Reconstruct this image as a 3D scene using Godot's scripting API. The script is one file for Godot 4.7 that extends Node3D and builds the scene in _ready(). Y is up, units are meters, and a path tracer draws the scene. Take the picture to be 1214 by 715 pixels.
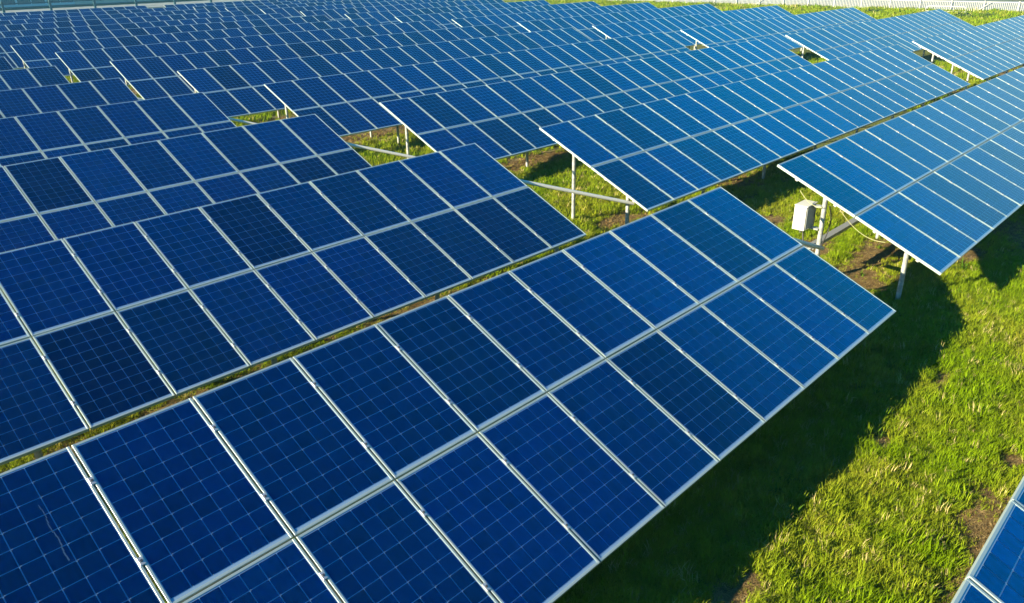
extends Node3D
# A ground-mounted solar park seen from a low drone. x runs along the rows, z across them (the modules slope down towards +z), y up.

const SLOPE_LEN = 3.291      # two modules and the seam between them
const TILT = 0.41513
const ROW_STEP = 5.5812
const AISLE = 1.997
const PERIOD = 23.7229
const ROW_SHIFT = -0.24494
const LOW_EDGE = 0.7
const COLS = 22
const MOD_W = 0.982
const MOD_H = 1.6365
const FRAME_D = 0.045
const FLANGE = 0.020      # long sides
const FLANGE_Z = 0.022    # short sides

var rng := RandomNumberGenerator.new()
var used := {}
var M := {}
var n_big := FastNoiseLite.new()
var n_mid := FastNoiseLite.new()
var n_fine := FastNoiseLite.new()
var cam: Camera3D

# ---------------------------------------------------------------- helpers
func numbered(called: String) -> String:
	var k: int = used.get(called, 0)
	used[called] = k + 1
	return called if k == 0 else "%s_%03d" % [called, k]

func thing(called, label, category, at := Vector3.ZERO, group := "") -> Node3D:
	var o := Node3D.new()
	o.name = numbered(called)
	add_child(o, true)
	o.position = at
	tag(o, label, category, group)
	return o

func tag(o, label, category, group := ""):
	o.set_meta("label", label)
	o.set_meta("category", category)
	if group != "": o.set_meta("group", group)

func part(called, mesh, mat, parent) -> MeshInstance3D:
	var o := MeshInstance3D.new()
	o.name = called
	o.mesh = mesh
	if mat: o.material_override = mat
	parent.add_child(o, true)
	return o

func struct(called, mesh, mat) -> MeshInstance3D:
	var o := part(numbered(called), mesh, mat, self)
	o.set_meta("kind", "structure")
	return o

func mat(c: Color, rough := 0.8, metal := 0.0) -> StandardMaterial3D:
	var m := StandardMaterial3D.new()
	m.albedo_color = c.linear_to_srgb()
	m.roughness = rough
	m.metallic = metal
	return m

func start() -> SurfaceTool:
	var st := SurfaceTool.new()
	st.begin(Mesh.PRIMITIVE_TRIANGLES)
	return st

func quad(st: SurfaceTool, a: Vector3, b: Vector3, c: Vector3, d: Vector3, n: Vector3, uv := []):
	# corners in order round the face; n is its outward normal
	var pts := [a, b, c, d]
	if (b - a).cross(c - a).dot(n) > 0.0: # front faces run clockwise
		pts = [d, c, b, a]
		if uv.size(): uv = [uv[3], uv[2], uv[1], uv[0]]
	for i in [0, 1, 2, 0, 2, 3]:
		st.set_normal(n)
		if uv.size(): st.set_uv(uv[i])
		st.add_vertex(pts[i])

func box(st: SurfaceTool, lo: Vector3, hi: Vector3, xf := Transform3D.IDENTITY):
	var v := func(i, j, k): return xf * Vector3(hi.x if i else lo.x, hi.y if j else lo.y, hi.z if k else lo.z)
	var B := xf.basis
	quad(st, v.call(0,0,0), v.call(0,1,0), v.call(0,1,1), v.call(0,0,1), -B.x.normalized())
	quad(st, v.call(1,0,0), v.call(1,1,0), v.call(1,1,1), v.call(1,0,1), B.x.normalized())
	quad(st, v.call(0,0,0), v.call(1,0,0), v.call(1,0,1), v.call(0,0,1), -B.y.normalized())
	quad(st, v.call(0,1,0), v.call(1,1,0), v.call(1,1,1), v.call(0,1,1), B.y.normalized())
	quad(st, v.call(0,0,0), v.call(1,0,0), v.call(1,1,0), v.call(0,1,0), -B.z.normalized())
	quad(st, v.call(0,0,1), v.call(1,0,1), v.call(1,1,1), v.call(0,1,1), B.z.normalized())

func soft_box(st: SurfaceTool, lo: Vector3, hi: Vector3, bev: float, xf := Transform3D.IDENTITY):
	# a box whose upper edges are chamfered
	var c := [Vector3(lo.x,0,lo.z), Vector3(hi.x,0,lo.z), Vector3(hi.x,0,hi.z), Vector3(lo.x,0,hi.z)]
	var mid := (lo + hi) * 0.5
	for i in 4:
		var a: Vector3 = c[i]; var b: Vector3 = c[(i + 1) % 4]
		var ai := a + Vector3(signf(mid.x - a.x), 0, signf(mid.z - a.z)) * bev
		var bi := b + Vector3(signf(mid.x - b.x), 0, signf(mid.z - b.z)) * bev
		var n := ((a + b) * 0.5 - Vector3(mid.x, 0, mid.z)).normalized()
		quad(st, xf * (a + Vector3.UP * lo.y), xf * (b + Vector3.UP * lo.y), xf * (b + Vector3.UP * (hi.y - bev)), xf * (a + Vector3.UP * (hi.y - bev)), xf.basis * n)
		quad(st, xf * (a + Vector3.UP * (hi.y - bev)), xf * (b + Vector3.UP * (hi.y - bev)), xf * (bi + Vector3.UP * hi.y), xf * (ai + Vector3.UP * hi.y), xf.basis * (n + Vector3.UP).normalized())
	quad(st, xf * Vector3(lo.x + bev, hi.y, lo.z + bev), xf * Vector3(hi.x - bev, hi.y, lo.z + bev), xf * Vector3(hi.x - bev, hi.y, hi.z - bev), xf * Vector3(lo.x + bev, hi.y, hi.z - bev), xf.basis.y)
	quad(st, xf * Vector3(lo.x, lo.y, lo.z), xf * Vector3(hi.x, lo.y, lo.z), xf * Vector3(hi.x, lo.y, hi.z), xf * Vector3(lo.x, lo.y, hi.z), -xf.basis.y)

func tube(st: SurfaceTool, path: Array, r: float, sides := 10, r_end := -1.0):
	var rings := []
	for i in path.size():
		var t: Vector3 = (path[mini(i + 1, path.size() - 1)] - path[maxi(i - 1, 0)]).normalized()
		var s := t.cross(Vector3.UP)
		if s.length() < 0.05: s = Vector3.RIGHT
		s = s.normalized()
		var u := s.cross(t)
		var rr := r if r_end < 0.0 else lerpf(r, r_end, float(i) / (path.size() - 1))
		var ring := []
		for k in sides:
			var a := TAU * k / sides
			var n := s * cos(a) + u * sin(a)
			ring.append([path[i] + n * rr, n])
		rings.append(ring)
	for i in path.size() - 1:
		for k in sides:
			var k2 := (k + 1) % sides
			var q := [rings[i][k], rings[i][k2], rings[i + 1][k2], rings[i + 1][k]]
			var flip: bool = (q[1][0] - q[0][0]).cross(q[2][0] - q[0][0]).dot(q[0][1] + q[2][1]) > 0.0
			for j in ([0, 2, 1, 0, 3, 2] if flip else [0, 1, 2, 0, 2, 3]):
				st.set_normal(q[j][1]); st.add_vertex(q[j][0])
	for e in [0, path.size() - 1]:
		var d: Vector3 = (path[0] - path[1] if e == 0 else path[-1] - path[-2]).normalized()
		for k in sides - 2:
			quad(st, rings[e][0][0], rings[e][k + 1][0], rings[e][k + 2][0], rings[e][k + 2][0], d)

func droop(a: Vector3, b: Vector3, sag: float, n := 14) -> Array:
	var out := []
	for i in n + 1:
		var t := float(i) / n
		out.append(a.lerp(b, t) - Vector3.UP * sag * 4.0 * t * (1.0 - t))
	return out

# ---------------------------------------------------------------- light, camera
func sky_image() -> ImageTexture:
	# clear deep blue overhead, paling evenly towards the horizon all round, with a thin veil of cirrus
	var stops := [[-90.0, Vector3(0.10, 0.13, 0.06)], [-4.0, Vector3(0.28, 0.38, 0.40)], [0.0, Vector3(0.75, 1.05, 1.30)], [14.0, Vector3(0.32, 1.02, 1.50)], [24.0, Vector3(0.0, 0.86, 1.75)], [45.0, Vector3(0.0, 0.30, 0.85)], [80.0, Vector3(0.0, 0.12, 0.48)], [90.0, Vector3(0.0, 0.12, 0.48)]]
	var f := FastNoiseLite.new()
	f.seed = 8
	f.frequency = 1.6
	f.fractal_octaves = 4
	var w := 512; var h := 256
	var im := Image.create(w, h, false, Image.FORMAT_RGBF)
	for y in h:
		var e := 90.0 - 180.0 * (y + 0.5) / h
		var c := Vector3.ZERO
		for i in stops.size() - 1:
			if e >= stops[i][0] and e <= stops[i + 1][0]:
				c = stops[i][1].lerp(stops[i + 1][1], (e - stops[i][0]) / (stops[i + 1][0] - stops[i][0]))
		c *= 0.185
		for x in w:
			var a := TAU * (x + 0.5) / w
			var d := Vector3(cos(a) * cos(deg_to_rad(e)), sin(deg_to_rad(e)) * 2.5, sin(a) * cos(deg_to_rad(e)))
			var v := c
			if e > 0.0: v = c * (1.0 + 0.16 * f.get_noise_3dv(d))
			im.set_pixel(x, y, Color(v.x, v.y, v.z))
	return ImageTexture.create_from_image(im)

func setup():
	cam = Camera3D.new()
	cam.name = "camera"
	add_child(cam)
	cam.transform = Transform3D(Basis(Vector3(0.69285, -0.01635, 0.72090), Vector3(0.30273, 0.91397, -0.27022), Vector3(-0.65446, 0.40546, 0.63819)).orthonormalized(), Vector3(-11.23774, 5.50406, 3.11410))
	cam.fov = 42.638
	cam.near = 0.1
	cam.far = 4000.0
	cam.current = true
	var sky_m := PanoramaSkyMaterial.new()
	sky_m.panorama = sky_image()
	var sky := Sky.new()
	sky.sky_material = sky_m
	var env := Environment.new()
	env.background_mode = Environment.BG_SKY
	env.sky = sky
	env.ambient_light_source = Environment.AMBIENT_SOURCE_SKY
	env.tonemap_mode = Environment.TONE_MAPPER_LINEAR
	env.tonemap_exposure = 3.0
	env.sdfgi_enabled = true
	env.ssao_enabled = true
	env.ssil_enabled = true
	env.fog_enabled = true
	env.fog_density = 0.0006
	env.fog_light_color = Color(0.55, 0.82, 0.96)
	var we := WorldEnvironment.new()
	we.name = "world_environment"
	we.environment = env
	add_child(we)
	var sun := DirectionalLight3D.new()
	sun.name = "sun"
	sun.light_color = Color(1.0, 0.93, 0.78)
	sun.light_energy = 1.6
	sun.light_angular_distance = 0.5
	sun.shadow_enabled = true
	add_child(sun)
	sun.look_at_from_position(Vector3.ZERO, Vector3(2.5, -1.0, 1.02))

# ---------------------------------------------------------------- materials
func cell_atlas() -> ImageTexture:
	# 4 x 4 polycrystalline cells: crystal grain, three thin bus bars down each
	var s := 128
	var im := Image.create(s * 4, s * 4, false, Image.FORMAT_RGB8)
	var f := FastNoiseLite.new()
	f.noise_type = FastNoiseLite.TYPE_CELLULAR
	f.cellular_return_type = FastNoiseLite.RETURN_CELL_VALUE
	f.frequency = 0.055
	f.seed = 5
	var r := RandomNumberGenerator.new()
	r.seed = 31
	for ty in 4:
		for tx in 4:
			var base := r.randf_range(0.92, 1.03)
			var warm := r.randf_range(-0.05, 0.05)
			for y in s:
				for x in s:
					var g := base * (1.0 + 0.20 * f.get_noise_2d(tx * 300 + x, ty * 300 + y * 0.8))
					var c := Color(0.50 * g * (1.0 - warm), 0.74 * g, 0.92 * g * (1.0 + warm))
					for b in 2:
						var dx := (x - s * (0.28 + 0.44 * b)) / 7.0
						c = c.lerp(Color(0.85, 1.0, 1.0), 0.46 * exp(-dx * dx))
					im.set_pixel(tx * s + x, ty * s + y, c)
	im.generate_mipmaps()
	return ImageTexture.create_from_image(im)

func noise_tex(freq: float, seed_: int, cols: Array, offs: Array, size := 512) -> NoiseTexture2D:
	var f := FastNoiseLite.new()
	f.noise_type = FastNoiseLite.TYPE_SIMPLEX_SMOOTH
	f.frequency = freq
	f.seed = seed_
	f.fractal_octaves = 5
	var g := Gradient.new()
	g.offsets = PackedFloat32Array(offs)
	g.colors = PackedColorArray(cols)
	var t := NoiseTexture2D.new()
	t.noise = f
	t.width = size
	t.height = size
	t.seamless = true
	t.color_ramp = g
	return t

func materials():
	var atlas := cell_atlas()
	var tones := [Vector3(0.002, 0.155, 0.300), Vector3(0.002, 0.138, 0.268), Vector3(0.002, 0.185, 0.360), Vector3(0.002, 0.078, 0.165), Vector3(0.002, 0.122, 0.212), Vector3(0.002, 0.145, 0.322)]
	M.cells = []
	for t in tones:
		var m := mat(Color(t.x, t.y, t.z), 0.15, 0.9)
		m.albedo_texture = atlas
		m.clearcoat_enabled = true
		m.clearcoat = 1.0
		m.clearcoat_roughness = 0.06
		m.metallic_specular = 0.5
		M.cells.append(m)
	M.back = mat(Color(0.24, 0.38, 0.56), 0.3)
	M.back.clearcoat_enabled = true
	M.back.clearcoat = 1.0
	M.back.clearcoat_roughness = 0.06
	M.alu = mat(Color(0.44, 0.54, 0.53), 0.4, 0.3)
	M.streak = mat(Color(0.022, 0.075, 0.16), 0.8)
	M.clamp = mat(Color(0.62, 0.65, 0.66), 0.4, 0.6)
	M.bolt = mat(Color(0.10, 0.10, 0.11), 0.5, 0.4)
	M.galv = mat(Color(0.55, 0.58, 0.58), 0.5, 0.3)
	M.galv.albedo_texture = noise_tex(0.02, 3, [Color(0.8, 0.8, 0.8), Color(1, 1, 1)], [0.3, 0.7], 256)
	M.galv.uv1_triplanar = true
	M.galv.uv1_scale = Vector3(2, 2, 2)
	M.white_pipe = mat(Color(0.68, 0.68, 0.62), 0.45)
	M.tray = mat(Color(0.22, 0.23, 0.23), 0.6)
	M.box_white = mat(Color(0.60, 0.60, 0.55), 0.5)
	M.box_door = mat(Color(0.24, 0.26, 0.26), 0.6)
	M.cable = mat(Color(0.03, 0.03, 0.03), 0.5)
	M.cable_pale = mat(Color(0.40, 0.40, 0.20), 0.5)
	M.ground = mat(Color(1, 1, 1), 0.95)
	M.ground.vertex_color_use_as_albedo = true
	M.ground.albedo_texture = noise_tex(0.03, 11, [Color(0.45, 0.43, 0.40), Color(0.75, 0.74, 0.72), Color(1, 1, 1)], [0.25, 0.5, 0.75])
	M.ground.uv1_triplanar = true
	M.ground.uv1_world_triplanar = true
	M.ground.uv1_scale = Vector3(0.7, 0.7, 0.7)
	M.grass = mat(Color(1, 1, 1), 0.7)
	M.grass.metallic_specular = 0.15
	M.grass.vertex_color_use_as_albedo = true
	M.grass.backlight_enabled = true
	M.grass.backlight = Color(0.45, 0.5, 0.25)
	M.grass.cull_mode = BaseMaterial3D.CULL_DISABLED
	M.road = mat(Color(0.27, 0.32, 0.33), 0.9)
	M.road.albedo_texture = noise_tex(0.02, 23, [Color(0.8, 0.8, 0.8), Color(1, 1, 1)], [0.3, 0.7], 256)
	M.road.uv1_triplanar = true
	M.road.uv1_scale = Vector3(0.15, 0.15, 0.15)
	M.fence = mat(Color(0.46, 0.47, 0.44), 0.5)
	M.dark_rail = mat(Color(0.02, 0.09, 0.12), 0.5)
	M.wall_cream = mat(Color(0.62, 0.60, 0.52), 0.8)
	M.wall_pale = mat(Color(0.55, 0.66, 0.66), 0.7)
	M.mullion = mat(Color(0.60, 0.74, 0.76), 0.5)
	M.pane = mat(Color(0.04, 0.20, 0.25), 0.08)
	M.pane.metallic_specular = 0.7
	M.crown = mat(Color(1, 1, 1), 0.7)
	M.crown.vertex_color_use_as_albedo = true

# ---------------------------------------------------------------- solar tables
func frame_mesh() -> ArrayMesh:
	var st := start()
	var w := MOD_W / 2; var h := MOD_H / 2
	for s in [-1, 1]:
		soft_box(st, Vector3(minf(s * w, s * (w - FLANGE)), -FRAME_D, -h), Vector3(maxf(s * w, s * (w - FLANGE)), 0, h), 0.0012)
		soft_box(st, Vector3(-w + FLANGE, -FRAME_D, minf(s * h, s * (h - FLANGE_Z))), Vector3(w - FLANGE, -0.001, maxf(s * h, s * (h - FLANGE_Z))), 0.0012)
	return st.commit()

func back_mesh() -> ArrayMesh:
	var st := start()
	var w := MOD_W / 2 - FLANGE; var h := MOD_H / 2 - FLANGE_Z
	box(st, Vector3(-w, -0.010, -h), Vector3(w, -0.0048, h))
	return st.commit()

func cell_uv(r: RandomNumberGenerator) -> Array:
	var u := r.randi_range(0, 3) * 0.25; var v := r.randi_range(0, 3) * 0.25
	return [Vector2(u, v), Vector2(u + 0.25, v), Vector2(u + 0.25, v + 0.25), Vector2(u, v + 0.25)]

const CELL_X = 0.1555
const CELL_Z = 0.1555
const CELL_GAP = 0.0074

func cell_rect(i: int, j: int) -> Rect2:
	return Rect2((i - 3) * CELL_X + CELL_GAP / 2, (j - 5) * CELL_Z - 0.009 + CELL_GAP / 2, CELL_X - CELL_GAP, CELL_Z - CELL_GAP)

func cells_mesh(seed_: int, st: SurfaceTool) -> ArrayMesh:
	var r := RandomNumberGenerator.new()
	r.seed = seed_
	for i in 6:
		for j in 10:
			var c := cell_rect(i, j)
			quad(st, Vector3(c.position.x, -0.0024, c.position.y), Vector3(c.end.x, -0.0024, c.position.y), Vector3(c.end.x, -0.0024, c.end.y), Vector3(c.position.x, -0.0024, c.end.y), Vector3.UP, cell_uv(r))
	return st.commit()

func one_cell(seed_: int) -> ArrayMesh:
	var r := RandomNumberGenerator.new()
	r.seed = seed_
	var st := start()
	var x := (CELL_X - CELL_GAP) / 2; var z := (CELL_Z - CELL_GAP) / 2
	quad(st, Vector3(-x, 0, -z), Vector3(x, 0, -z), Vector3(x, 0, z), Vector3(-x, 0, z), Vector3.UP, cell_uv(r))
	return st.commit()

var mesh_frame: ArrayMesh
var mesh_back: ArrayMesh
var mesh_cells := []
var mesh_cell := []
var mesh_sheet := []       # backsheet and cells of a far module, by tone

func slope_xf(x: float, v: float) -> Transform3D:
	return Transform3D(Basis(Vector3.RIGHT, TILT), Vector3(x, LOW_EDGE + v * sin(TILT), -v * cos(TILT)))

func on_screen(p: Vector3, margin: float) -> bool:
	var q := cam.transform.affine_inverse() * p
	if q.z > -0.3: return false
	var f := 1.0 / tan(deg_to_rad(cam.fov) / 2)
	return absf(q.x / -q.z * f) < 1.698 * margin and absf(q.y / -q.z * f) < margin

func wants_module(p: Vector3, row: int) -> bool:
	if row <= 0 and p.x > -15.5 and p.x < 9.0: return true
	if row <= 4 and p.x > -18.0 and on_screen(p, 1.8): return true
	return on_screen(p, 1.3)

func solar_table(row: int, x0: float, from_right: bool, label: String, single_cells: Array):
	var has := false
	var base := Vector3(x0, 0, -ROW_STEP * row)
	var sag := rng.randf_range(-0.004, 0.004)
	var mods := []
	for c in COLS:
		for k in 2:
			var v := MOD_H * (k + 0.5) + k * 0.018
			var xf := slope_xf(c + 0.5, v)
			if wants_module(base + xf.origin, row): mods.append([c, k, xf])
	if mods.is_empty(): return
	var t := thing("solar_panel_table", label, "solar panels", base, "solar panel tables in parallel rows")
	t.rotation.z = sag * 0.15
	if row >= 2:
		t.position.y += rng.randf_range(-0.035, 0.035)
		t.rotation.x = rng.randf_range(-0.007, 0.007)
	var cmin := 99; var cmax := -1
	for m in mods:
		cmin = mini(cmin, m[0]); cmax = maxi(cmax, m[0])
		var fr := part("solar_module", mesh_frame, M.alu, t)
		fr.transform = m[2]
		fr.rotate_object_local(Vector3.RIGHT, rng.randf_range(-0.004, 0.004))
		fr.rotate_object_local(Vector3.BACK, rng.randf_range(-0.0025, 0.0025))
		var tone: int = [0, 0, 1, 1, 2, 3, 4, 5, 5][rng.randi_range(0, 8)]
		var key := Vector2i(m[0], m[1])
		if single_cells.has(key):
			part("backsheet", mesh_back, M.back, fr)
			for i in 6:
				for j in 10:
					var rc := cell_rect(i, j)
					var ce := part("solar_cell", mesh_cell[rng.randi_range(0, 15)], M.cells[tone], fr)
					ce.position = Vector3(rc.get_center().x, -0.0024, rc.get_center().y)
		if row == 0 and key == Vector2i(11, 1) and from_right:
			var dr := start()
			for q in 12:
				var z0 := -0.42 + q * 0.045
				var xs0 := 0.12 + 0.006 * sin(q * 1.1); var wd := 0.0016 + 0.0022 * q / 11.0
				quad(dr, Vector3(xs0 - wd, -0.0018, z0), Vector3(xs0 + wd, -0.0018, z0), Vector3(xs0 + wd + 0.002, -0.0018, z0 + 0.046), Vector3(xs0 - wd - 0.001, -0.0018, z0 + 0.046), Vector3.UP)
			part("dried_streak", dr.commit(), M.streak, fr)
		if single_cells.has(key): pass
		elif row <= 2:
			part("backsheet", mesh_back, M.back, fr)
			var ce := part("solar_cells", mesh_cells[rng.randi_range(0, 5)], M.cells[tone], fr)
			ce.set_meta("kind", "stuff")
		else:
			part("cell_sheet", mesh_sheet[tone], null, fr)
	# structure beneath
	var xa := float(cmin) + (0.0 if cmin > 0 else 0.07); var xb := float(cmax) + 1.0 - (0.0 if cmax < COLS - 1 else 0.07)
	for v in [0.42, 1.25, 2.05, 2.87]:
		var st := start()
		box(st, Vector3(xa, -FRAME_D - 0.052, -0.025), Vector3(xb, -FRAME_D - 0.002, 0.025))
		var p := part("rail", st.commit(), M.galv, t)
		p.transform = slope_xf(0, v)
	for i in 8:
		var x := 0.16 + (COLS - 0.32) * i / 7.0
		if x < cmin - 0.5 or x > cmax + 1.5: continue
		var st := start()
		box(st, Vector3(-0.025, -FRAME_D - 0.122, -1.45), Vector3(0.025, -FRAME_D - 0.054, 1.45))
		var p := part("rafter", st.commit(), M.galv, t)
		p.transform = slope_xf(x + (0.34 if i == 0 else (-0.34 if i == 7 else 0.0)), SLOPE_LEN / 2)
		for zz in [-0.62, -2.12]:
			var top: float = LOW_EDGE - zz * tan(TILT) - 0.10
			st = start()
			tube(st, [Vector3(x, -0.05, zz), Vector3(x, top, zz)], 0.042, 12)
			part("post", st.commit(), M.galv, t)
	if row >= -1 and row <= 1:
		var st := start(); var sb := start()
		for m in mods:
			if m[0] == COLS - 1: continue
			for s in [-0.26, 0.24]:
				var xf: Transform3D = m[2] * Transform3D(Basis.IDENTITY, Vector3(0.5, 0, MOD_H * s))
				soft_box(st, Vector3(-0.022, 0.0005, -0.035), Vector3(0.022, 0.006, 0.035), 0.002, xf)
				box(sb, Vector3(-0.009, 0.0062, -0.009), Vector3(0.009, 0.014, 0.009), xf)
		var cl := part("clamps", st.commit(), M.clamp, t); cl.set_meta("kind", "stuff")
		var bo := part("bolts", sb.commit(), M.bolt, t); bo.set_meta("kind", "stuff")

func solar_field():
	mesh_frame = frame_mesh()
	mesh_back = back_mesh()
	for i in 6: mesh_cells.append(cells_mesh(100 + i, start()))
	for i in 16: mesh_cell.append(one_cell(300 + i))
	for i in 6:
		var both := ArrayMesh.new()
		var st := start()
		both.add_surface_from_arrays(Mesh.PRIMITIVE_TRIANGLES, mesh_back.surface_get_arrays(0))
		both.surface_set_material(0, M.back)
		both.add_surface_from_arrays(Mesh.PRIMITIVE_TRIANGLES, mesh_cells[i].surface_get_arrays(0))
		both.surface_set_material(1, M.cells[i])
		mesh_sheet.append(both)
	var ordinal := ["nearest", "second", "third", "fourth", "fifth", "sixth", "seventh", "eighth", "ninth", "tenth", "eleventh", "twelfth", "thirteenth", "last"]
	for row in range(-1, 14):
		var sh := ROW_SHIFT * row
		var tables := [[sh - COLS, "left"], [sh + AISLE, "middle"], [sh + AISLE + PERIOD, "right"]]
		for tb in tables:
			var label := ""
			var singles := []
			if row == -1:
				if tb[1] != "left": continue
				label = "blue solar panel table cut off by the bottom right corner, beside sunlit grass"
				singles = [Vector2i(14, 1), Vector2i(15, 1), Vector2i(16, 1)]
			elif row == 0:
				if tb[1] == "right": continue
				label = "largest solar panel table, filling the bottom left, its end corner over shaded grass" if tb[1] == "left" else "solar panel table at the right edge, above the white junction box"
				if tb[1] == "left": singles = [Vector2i(12, 1), Vector2i(13, 1), Vector2i(13, 0), Vector2i(14, 1), Vector2i(14, 0)]
			else:
				label = "panel table in %s full row from front, " % ordinal[row] + {"left": "left of the near aisle", "middle": "between the near and far aisles", "right": "beyond the far aisle near the fence"}[tb[1]]
				if row == 13: label = label.replace("last full row from front", "the rearmost row")
				if row == 1 and tb[1] == "left": singles = [Vector2i(15, 1), Vector2i(15, 0), Vector2i(16, 0), Vector2i(14, 0), Vector2i(16, 1)]
			solar_table(row, tb[0], tb[1] == "left", label, singles)

# ---------------------------------------------------------------- ground
var bare := [[-8.5, -6.25, 2.6, 0.4], [-3.5, -6.5, 2.2, 0.35], [-3.0, 2.12, 0.55, 0.28], [-3.5, 2.4, 0.5, 0.25], [-1.7, 2.09, 0.25, 0.14], [-0.25, 0.86, 0.3, 0.12], [-2.36, 0.75, 0.22, 0.12], [-4.3, 2.4, 0.7, 0.25], [-5.8, 0.75, 0.4, 0.16],
	[4.2, -1.7, 1.3, 0.5], [2.5, -1.4, 1.3, 0.5], [4.8, -4.4, 0.9, 0.4], [2.7, -6.95, 0.9, 0.45], [5.6, -12.2, 2.2, 0.6], [5.4, -0.4, 0.8, 0.35], [5.3, -19.4, 3.0, 1.0], [3.6, -2.9, 1.2, 0.35]]

func bareness(x: float, z: float) -> float:
	var b := clampf((n_big.get_noise_2d(x, z) - 0.22) * 3.0, 0.0, 0.9)
	var wob := 0.8 * n_mid.get_noise_2d(x * 1.5, z * 1.5)
	for e in bare:
		var d := Vector2((x - e[0]) / e[2], (z - e[1]) / e[3]).length()
		b = maxf(b, clampf(1.5 - d + wob, 0.0, 1.0))
	# worn soil below the low edges, where rain runs off
	var zr := fposmod(z + 0.35, ROW_STEP)
	b = maxf(b, clampf(0.45 - absf(zr - 0.3) * 2.6 + 0.9 * n_mid.get_noise_2d(x * 0.8, z), 0.0, 0.8) if z < -1.5 else 0.0)
	return b

func height(x: float, z: float) -> float:
	if Vector2(x, z).length() > 160.0: return 0.0
	return 0.06 * n_big.get_noise_2d(x * 0.7 + 40, z * 0.7) + 0.028 * n_mid.get_noise_2d(x * 1.3, z * 1.3) - 0.03

func ground():
	var xs := []; var zs := []
	var x := -14.0
	while x < 11.0: xs.append(x); x += 0.13
	while x < 30.0: xs.append(x); x += 0.4
	while x < 110.0: xs.append(x); x += 1.6
	for e in [120.0, 160.0, 300.0, 700.0, 1800.0]: xs.append(e)
	for e in [-16.0, -20.0, -30.0, -60.0, -200.0, -600.0, -1800.0]: xs.push_front(e)
	var z := 4.5
	while z > -9.0: zs.append(z); z -= 0.13
	while z > -24.0: zs.append(z); z -= 0.35
	while z > -140.0: zs.append(z); z -= 1.6
	for e in [-160.0, -300.0, -700.0, -1800.0]: zs.append(e)
	for e in [5.5, 8.0, 15.0, 40.0, 200.0, 1800.0]: zs.push_front(e)
	var st := start()
	var soil := Color(0.20, 0.145, 0.075); var straw := Color(0.34, 0.27, 0.12); var green := Color(0.15, 0.20, 0.015)
	for zz in zs:
		for xx in xs:
			var b := bareness(xx, zz)
			var c := green.lerp(straw.lerp(soil, clampf(0.5 + 1.2 * n_mid.get_noise_2d(xx * 3.0, zz * 3.0), 0, 1)), clampf(b * 1.3, 0, 1))
			c = c * (1.0 + 0.35 * n_fine.get_noise_2d(xx * 3.0, zz * 3.0))
			st.set_color(Color(c.r, c.g, c.b))
			st.add_vertex(Vector3(xx, height(xx, zz), zz))
	var w := xs.size()
	for j in zs.size() - 1:
		for i in w - 1:
			var a := j * w + i
			for q in [a, a + w, a + 1, a + 1, a + w, a + w + 1]: st.add_index(q)
	st.generate_normals()
	var g := struct("ground", st.commit(), M.ground)

func tuft(seed_: int, blades: int, spread: float, len_: float, wid: float, lean: float) -> ArrayMesh:
	var r := RandomNumberGenerator.new()
	r.seed = seed_
	var st := start()
	for b in blades:
		var a := r.randf() * TAU
		var o := Vector3(cos(a), 0, sin(a)) * spread * sqrt(r.randf())
		var d := r.randf() * TAU
		var out := Vector3(cos(d), 0, sin(d))
		var side := Vector3(-sin(d + r.randf_range(-0.6, 0.6)), 0, cos(d))
		var l := len_ * r.randf_range(0.55, 1.2)
		var bend := lean * r.randf_range(0.3, 1.3)
		var p0 := o
		var p1 := o + Vector3.UP * l * 0.55 + out * l * bend * 0.25
		var p2 := o + Vector3.UP * l * (1.0 - 0.25 * bend) + out * l * bend * 0.8
		var w := wid * r.randf_range(0.7, 1.2)
		var sh := r.randf_range(0.8, 1.15)
		var col := Color(sh, sh, sh)
		for tri in [[p0 - side * w, p0 + side * w, p1 + side * w * 0.8], [p0 - side * w, p1 + side * w * 0.8, p1 - side * w * 0.8], [p1 - side * w * 0.8, p1 + side * w * 0.8, p2]]:
			var n: Vector3 = (tri[1] - tri[0]).cross(tri[2] - tri[0]).normalized()
			if n.y < 0.0: n = -n
			else: tri = [tri[0], tri[2], tri[1]]
			for v in tri:
				st.set_color(col); st.set_normal(n); st.add_vertex(v)
	return st.commit()

func grass_sheet(called: String, label: String, mesh: Mesh, list: Array):
	if list.is_empty(): return
	var mm := MultiMesh.new()
	mm.transform_format = MultiMesh.TRANSFORM_3D
	mm.use_colors = true
	mm.mesh = mesh
	mm.instance_count = list.size()
	for i in list.size():
		mm.set_instance_transform(i, list[i][0])
		mm.set_instance_color(i, list[i][1])
	var o := MultiMeshInstance3D.new()
	o.name = numbered(called)
	o.multimesh = mm
	o.material_override = M.grass
	add_child(o, true)
	o.set_meta("kind", "stuff")
	tag(o, label, "grass")

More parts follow.
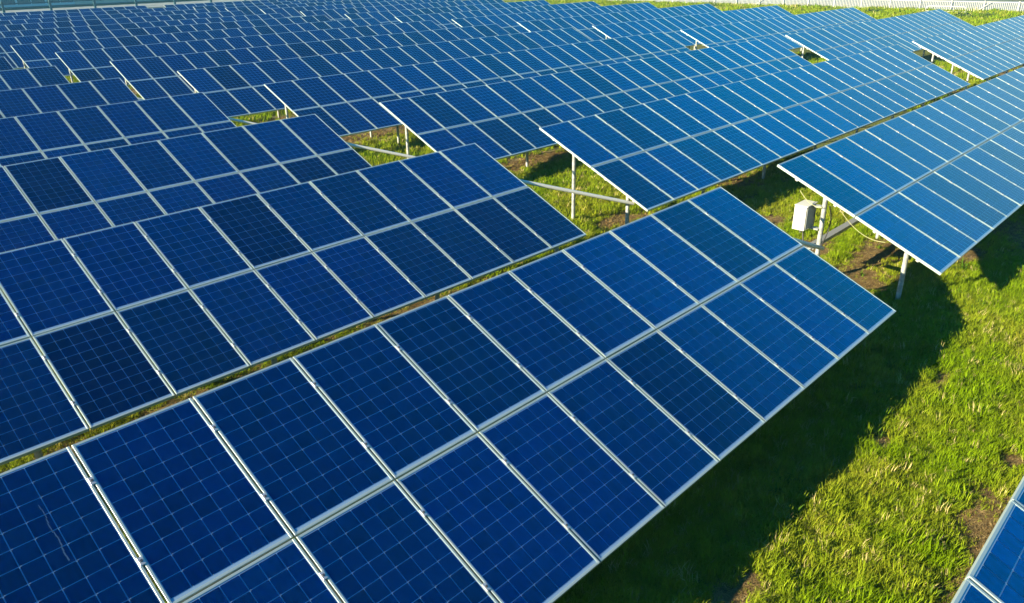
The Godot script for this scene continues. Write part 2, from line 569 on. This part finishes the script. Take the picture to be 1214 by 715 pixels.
func scatter(lists: Array, n: int, x0: float, x1: float, z0: float, z1: float, size: float):
	for i in n:
		var x := rng.randf_range(x0, x1); var z := rng.randf_range(z0, z1)
		if not on_screen(Vector3(x, 0, z), 1.35): continue
		var b := bareness(x, z)
		var dry := clampf(0.42 + 0.9 * n_big.get_noise_2d(x * 1.7 + 90, z * 1.7) + 0.6 * n_mid.get_noise_2d(x, z + 50) + (0.35 if x < -4.2 else 0.0), 0.0, 1.0)
		if rng.randf() < b * 0.95:
			if rng.randf() < 0.55: # dead straw lying on the bare soil
				var f := rng.randf_range(0.5, 1.2)
				var ss := size * rng.randf_range(0.7, 1.2)
				var flat := Basis(Vector3.UP, rng.randf() * TAU).rotated(Vector3.RIGHT, rng.randf_range(-0.2, 0.2)).scaled(Vector3(ss * 1.3, ss * 0.28, ss * 1.3))
				lists[1 % lists.size()].append([Transform3D(flat, Vector3(x, height(x, z) - 0.004, z)), Color(0.40, 0.30, 0.13).lerp(Color(0.22, 0.14, 0.06), rng.randf()) * f])
			continue
		dry = maxf(dry, b)
		var c := Color(0.185, 0.305, 0.003).lerp(Color(0.36, 0.36, 0.035), dry * rng.randf_range(0.3, 1.0))
		if rng.randf() < 0.04: c = Color(0.60, 0.52, 0.22)
		c = c * rng.randf_range(0.72, 1.2)
		var s := size * rng.randf_range(0.6, 1.15) * (1.0 + 0.5 * n_mid.get_noise_2d(x * 2.0, z * 2.0)) * (1.0 - 0.45 * b)
		var bs := Basis(Vector3.UP, rng.randf() * TAU).rotated(Vector3.RIGHT, rng.randf_range(-0.25, 0.25)).scaled(Vector3(s, s * rng.randf_range(0.75, 1.2), s))
		lists[rng.randi_range(0, lists.size() - 1)].append([Transform3D(bs, Vector3(x, height(x, z) - 0.01, z)), c])

func grass():
	var tufts := [tuft(1, 12, 0.065, 0.095, 0.0042, 0.9), tuft(2, 12, 0.07, 0.075, 0.0048, 1.2), tuft(3, 10, 0.05, 0.14, 0.0038, 0.6)]
	var near := [[], [], []]
	scatter(near, 95000, -9.5, 5.0, -0.6, 3.2, 1.0)
	scatter(near, 34000, 2.0, 13.0, -1.5, 2.6, 1.0)
	scatter(near, 40000, -1.0, 10.0, -5.6, -0.6, 1.0)
	scatter(near, 42000, -13.0, 0.0, -8.2, -2.6, 1.0)
	for i in 3: grass_sheet("meadow_grass", ["upright green grass blades along the sunlit strip at right", "short bent yellowish grass blades along the sunlit strip at right", "tall thin grass blades standing along the shadow edge at right"][i], tufts[i], near[i])
	var mid_t := [tuft(4, 12, 0.12, 0.22, 0.010, 0.7)]
	var mid := [[]]
	scatter(mid, 30000, -2.0, 12.0, -12.5, -5.6, 0.7)
	scatter(mid, 12000, -3.0, 14.0, -24.0, -12.5, 0.9)
	scatter(mid, 16000, 12.5, 27.0, -3.0, 3.0, 0.8)
	scatter(mid, 16000, -8.0, 14.0, -52.0, -24.0, 1.3)
	scatter(mid, 9000, 20.0, 36.0, -24.0, -5.0, 1.0)
	grass_sheet("aisle_grass", "green grass tufts growing in the aisle gaps between the panel tables", mid_t[0], mid[0])
	var far_t := tuft(5, 12, 0.35, 0.42, 0.035, 0.8)
	var far := [[]]
	scatter(far, 30000, 44.0, 78.0, -75.0, -4.0, 1.0)
	grass_sheet("verge_grass", "bright green grass on the verge before the white fence", far_t, far[0])

func weeds():
	var list := []
	var leafy := tuft(6, 11, 0.05, 0.17, 0.014, 0.9)
	for i in 1500:
		var x := rng.randf_range(-8.0, 9.0); var z := rng.randf_range(-10.0, 2.6)
		if n_mid.get_noise_2d(x * 0.7 + 300, z * 0.7) < 0.22 or not on_screen(Vector3(x, 0, z), 1.1): continue
		var s := rng.randf_range(0.6, 1.25)
		list.append([Transform3D(Basis(Vector3.UP, rng.randf() * TAU).scaled(Vector3(s, s * 0.8, s)), Vector3(x, height(x, z), z)), Color(0.07, 0.15, 0.01).lerp(Color(0.14, 0.20, 0.02), rng.randf())])
	grass_sheet("leafy_weeds", "darker broad-leaved weeds in clumps among the grass", leafy, list)

# ---------------------------------------------------------------- small things near
func details():
	for r in 6:
		var z := -ROW_STEP * r - 1.78
		var x := ROW_SHIFT * r
		var st := start()
		var a := Vector3(x + 0.005, 1.42, z - 0.05)
		var b := Vector3(x + 2.14, 0.72, z + 1.32) if r > 0 else Vector3(2.10, 0.62, -2.02)
		tube(st, [a, a.lerp(b, 0.5), b], 0.038, 12)
		var p := part("white_pipe", st.commit(), M.white_pipe, self)
		p.name = numbered("white_pipe")
		tag(p, ["white pipe ending at the post below the white junction box", "white diagonal pipe crossing behind the tall post in the grassy gap", "white pipe over the brown gap one row behind the grassy gap", "white pipe in the small gap left of centre, third gap back", "white pipe in the fourth gap from the front along the near aisle", "white pipe in the fifth gap from the front along the near aisle"][r], "pipe", "white pipes across the near aisle")
	# grey cable tray carried by the rear posts of the table at right
	var tr := thing("cable_tray", "grey metal cable tray running from the white box under the right table", "cable tray", Vector3(2.16, 0.53, -2.28))
	var st := start()
	box(st, Vector3(0, 0, -0.07), Vector3(8.0, 0.012, 0.07))
	box(st, Vector3(0, 0.0121, -0.07), Vector3(8.0, 0.06, -0.062)); box(st, Vector3(0, 0.0121, 0.062), Vector3(8.0, 0.06, 0.07))
	part("channel", st.commit(), M.galv, tr)
	st = start()
	box(st, Vector3(0.02, 0.0602, -0.068), Vector3(8.0, 0.066, 0.068))
	part("cover", st.commit(), M.tray, tr)
	# junction box
	var bx := thing("junction_box", "white electrical junction box on the post at the aisle end", "junction box", Vector3(2.08, 0.94, -2.42))
	st = start()
	soft_box(st, Vector3(-0.20, 0, -0.12), Vector3(0.20, 0.44, 0.10), 0.012)
	part("case", st.commit(), M.box_white, bx)
	st = start()
	soft_box(st, Vector3(-0.206, 0.442, -0.126), Vector3(0.206, 0.456, 0.125), 0.005)
	part("rain_hood", st.commit(), M.box_white, bx)
	st = start()
	soft_box(st, Vector3(-0.18, 0.025, 0.0), Vector3(0.18, 0.42, 0.016), 0.004, Transform3D(Basis.IDENTITY, Vector3(0, 0, 0.101)))
	part("door", st.commit(), M.box_door, bx)
	st = start()
	box(st, Vector3(0.13, 0.18, 0.118), Vector3(0.15, 0.27, 0.13))
	part("handle", st.commit(), M.bolt, bx)
	for gx in [-0.1, 0.0, 0.1]:
		st = start()
		tube(st, [Vector3(gx, -0.07, 0), Vector3(gx, 0.002, 0)], 0.02, 8)
		part("cable_gland", st.commit(), M.bolt, bx)
	st = start()
	for yy in [0.01, 0.425]: box(st, Vector3(0.0, yy - 0.012, 0.118), Vector3(0.12, yy + 0.012, 0.27))
	part("bracket", st.commit(), M.galv, bx)
	var cables := [
		["pale_cable", "pale yellow cable sagging under the edge of the right table", droop(Vector3(2.03, 1.42, -1.80), Vector3(2.10, 0.98, -0.98), 0.14), 0.0055, M.cable_pale],
		["black_cable", "black cable looped beside the post behind the white box", droop(Vector3(2.08, 1.42, -2.05), Vector3(2.06, 0.62, -2.10), 0.0).map(func(p): return p + Vector3(0.22 * sin((1.42 - p.y) / 0.8 * PI), 0, 0.05)), 0.012, M.cable],
		["black_drop_cable", "black cable dropping from the bottom of the white box", [Vector3(2.08, 0.88, -2.42), Vector3(2.04, 0.66, -2.36), Vector3(1.86, 0.48, -2.2), Vector3(1.84, 0.2, -2.15), Vector3(1.86, -0.04, -2.12)], 0.014, M.cable],
		["thin_pale_cable", "thin pale cable hanging from the table above the white box", droop(Vector3(2.03, 1.62, -2.55), Vector3(2.05, 1.38, -2.12), 0.08), 0.006, M.cable_pale],
	]
	for c in cables:
		st = start()
		tube(st, c[2], c[3], 6)
		var o := part(numbered(c[0]), st.commit(), c[4], self)
		tag(o, c[1], "cable")

# ---------------------------------------------------------------- the far edge of the site
func far_edge():
	# concrete road outside the white fence, and the one behind the last row
	var st := start()
	box(st, Vector3(80, -0.2, -112), Vector3(99, 0.06, 60))
	struct("road", st.commit(), M.road)
	st = start()
	box(st, Vector3(-40, -0.2, -129), Vector3(99, 0.05, -115))
	struct("road", st.commit(), M.road)
	var f := thing("picket_fence", "long white metal picket fence along the far right edge of the grass", "fence", Vector3(77, 0, 0))
	st = start()
	var z := -4.0
	while z > -112.0:
		box(st, Vector3(-0.012, 0.05, z - 0.022), Vector3(0.012, 0.98, z + 0.022))
		z -= 0.16
	var pk := part("pickets", st.commit(), M.fence, f); pk.set_meta("kind", "stuff")
	for y in [0.10, 1.0]:
		st = start()
		box(st, Vector3(-0.04, y - 0.035, -112), Vector3(-0.013, y + 0.035, -4))
		part("rail", st.commit(), M.fence, f)
	for i in 37:
		st = start()
		soft_box(st, Vector3(-0.05, -0.05, -0.05), Vector3(0.05, 1.12, 0.05), 0.01)
		var p := part("post", st.commit(), M.fence, f)
		p.position = Vector3(-0.1, 0, -4.6 - 2.9 * i)
	for zz in [-19.9, -43.0]:
		st = start()
		tube(st, [Vector3(-0.2, 0, zz), Vector3(-0.14, 1.0, zz + 1.4)], 0.04, 8)
		part("brace", st.commit(), M.fence, f)
	# white tube barrier
	var b := thing("tube_barrier", "low white bent tube barrier on the grass before the white fence", "barrier", Vector3(73, 0, -21.3))
	st = start()
	var path := [Vector3(0, -0.05, -1.75), Vector3(0, 0.55, -1.75), Vector3(0, 0.68, -1.68), Vector3(0, 0.74, -1.5), Vector3(0, 0.74, 1.5), Vector3(0, 0.68, 1.68), Vector3(0, 0.55, 1.75), Vector3(0, -0.05, 1.75)]
	tube(st, path, 0.055, 10)
	part("tube", st.commit(), M.fence, b)
	st = start()
	tube(st, [Vector3(0, 0.3, -1.74), Vector3(0, 0.3, 1.74)], 0.03, 8)
	part("crossbar", st.commit(), M.fence, b)
	# dark rail behind the last row
	var g := thing("guard_rail", "dark teal guard rail with posts behind the rearmost panels at upper left", "guard rail", Vector3(0, 0, -120.5))
	for y in [0.62, 1.15]:
		st = start()
		box(st, Vector3(-10, y - 0.07, -0.05), Vector3(76, y + 0.07, 0.0))
		part("rail", st.commit(), M.dark_rail, g)
	for i in 16:
		st = start()
		soft_box(st, Vector3(-0.14, -0.1, -0.12), Vector3(0.14, 1.25, 0.12), 0.03)
		var p := part("post", st.commit(), M.dark_rail, g)
		p.position = Vector3(-8.2 + 5.75 * i, 0, 0.13)
		var cap := start()
		tube(cap, [Vector3(0, 1.26, 0), Vector3(0, 1.5, 0)], 0.16, 10)
		part("cap", cap.commit(), M.dark_rail, p)
	# long low building beyond
	var h := thing("long_building", "long low building with teal windows and cream panels at top left", "building", Vector3(0, 0, -134))
	st = start()
	box(st, Vector3(-20, -0.1, -14), Vector3(92, 5.6, -0.3))
	part("wall", st.commit(), M.wall_pale, h)
	st = start()
	box(st, Vector3(-21, 5.6, -15), Vector3(93, 5.9, 0.4))
	part("roof", st.commit(), M.road, h)
	var x := -18.0
	while x < 90.0:
		if x > 33.0 and x < 52.0:
			st = start()
			soft_box(st, Vector3(0.06, 0.0, -0.3), Vector3(3.94, 5.2, -0.1), 0.0)
			var p := part("cream_panel", st.commit(), M.wall_cream, h)
			p.position.x = x
		else:
			var wn := start()
			box(wn, Vector3(0, 0.2, -0.3), Vector3(0.14, 4.8, -0.1)); box(wn, Vector3(3.86, 0.2, -0.3), Vector3(4.0, 4.8, -0.1))
			box(wn, Vector3(0.141, 0.2, -0.3), Vector3(3.859, 0.5, -0.1)); box(wn, Vector3(0.141, 4.6, -0.3), Vector3(3.859, 4.8, -0.1)); box(wn, Vector3(1.95, 0.501, -0.3), Vector3(2.05, 4.599, -0.12))
			var w := part("window", wn.commit(), M.mullion, h)
			w.position.x = x
			for k in 2:
				var pn := start()
				box(pn, Vector3(0.142 + 1.91 * k, 0.502, -0.25), Vector3(1.948 + 1.91 * k, 4.598, -0.2))
				part("pane", pn.commit(), M.pane, w)
		x += 4.0
	# clumps of scrub on the verge
	var sm := scrub_mesh()
	var spots := [[70.5, -27.0, 1.0], [71.5, -31.5, 0.8], [68.0, -18.5, 1.1], [70.0, -16.8, 0.9], [66.5, -36.0, 0.9], [72.0, -45.5, 1.0], [69.0, -55.0, 1.1]]
	var words := ["dark green scrub clump on the verge left of the white tube barrier", "small scrub clump, second to the left of the white tube barrier", "leafy scrub clump on the verge right of the white tube barrier", "low scrub clump at the far right of the verge", "scrub clump on the grass behind the third panel row's end", "scrub clump at the foot of the fence, upper right of centre", "leftmost scrub clump on the far grass verge"]
	for i in spots.size():
		var o := part(numbered("shrub"), sm, M.crown, self)
		o.position = Vector3(spots[i][0], 0, spots[i][1])
		o.scale = Vector3.ONE * spots[i][2]
		o.rotation.y = i * 1.3
		tag(o, words[i], "shrub", "scrub on the far verge")

func scrub_mesh() -> ArrayMesh:
	var r := RandomNumberGenerator.new()
	r.seed = 77
	var st := start()
	for i in 420:
		var d := Vector3(r.randfn(), absf(r.randfn()) * 0.5, r.randfn()) * 0.38
		d.y += 0.06
		var a := Vector3(r.randfn(), r.randfn(), r.randfn()).normalized() * 0.10
		var b := a.cross(Vector3(r.randfn(), r.randfn(), r.randfn()).normalized()) * 0.6
		var g := r.randf_range(0.6, 1.2)
		var n := b.cross(a).normalized()
		for v in [d - a, d + a, d + b, d - a, d - b, d + a]:
			st.set_color(Color(0.05 * g, 0.10 * g, 0.012 * g)); st.set_normal(n); st.add_vertex(v)
	return st.commit()

func _ready():
	rng.seed = 20240
	n_big.seed = 4; n_big.frequency = 0.16; n_big.fractal_octaves = 3
	n_mid.seed = 9; n_mid.frequency = 0.9; n_mid.fractal_octaves = 3
	n_fine.seed = 14; n_fine.frequency = 2.2
	setup()
	materials()
	ground()
	far_edge()
	solar_field()
	details()
	grass()
	weeds()
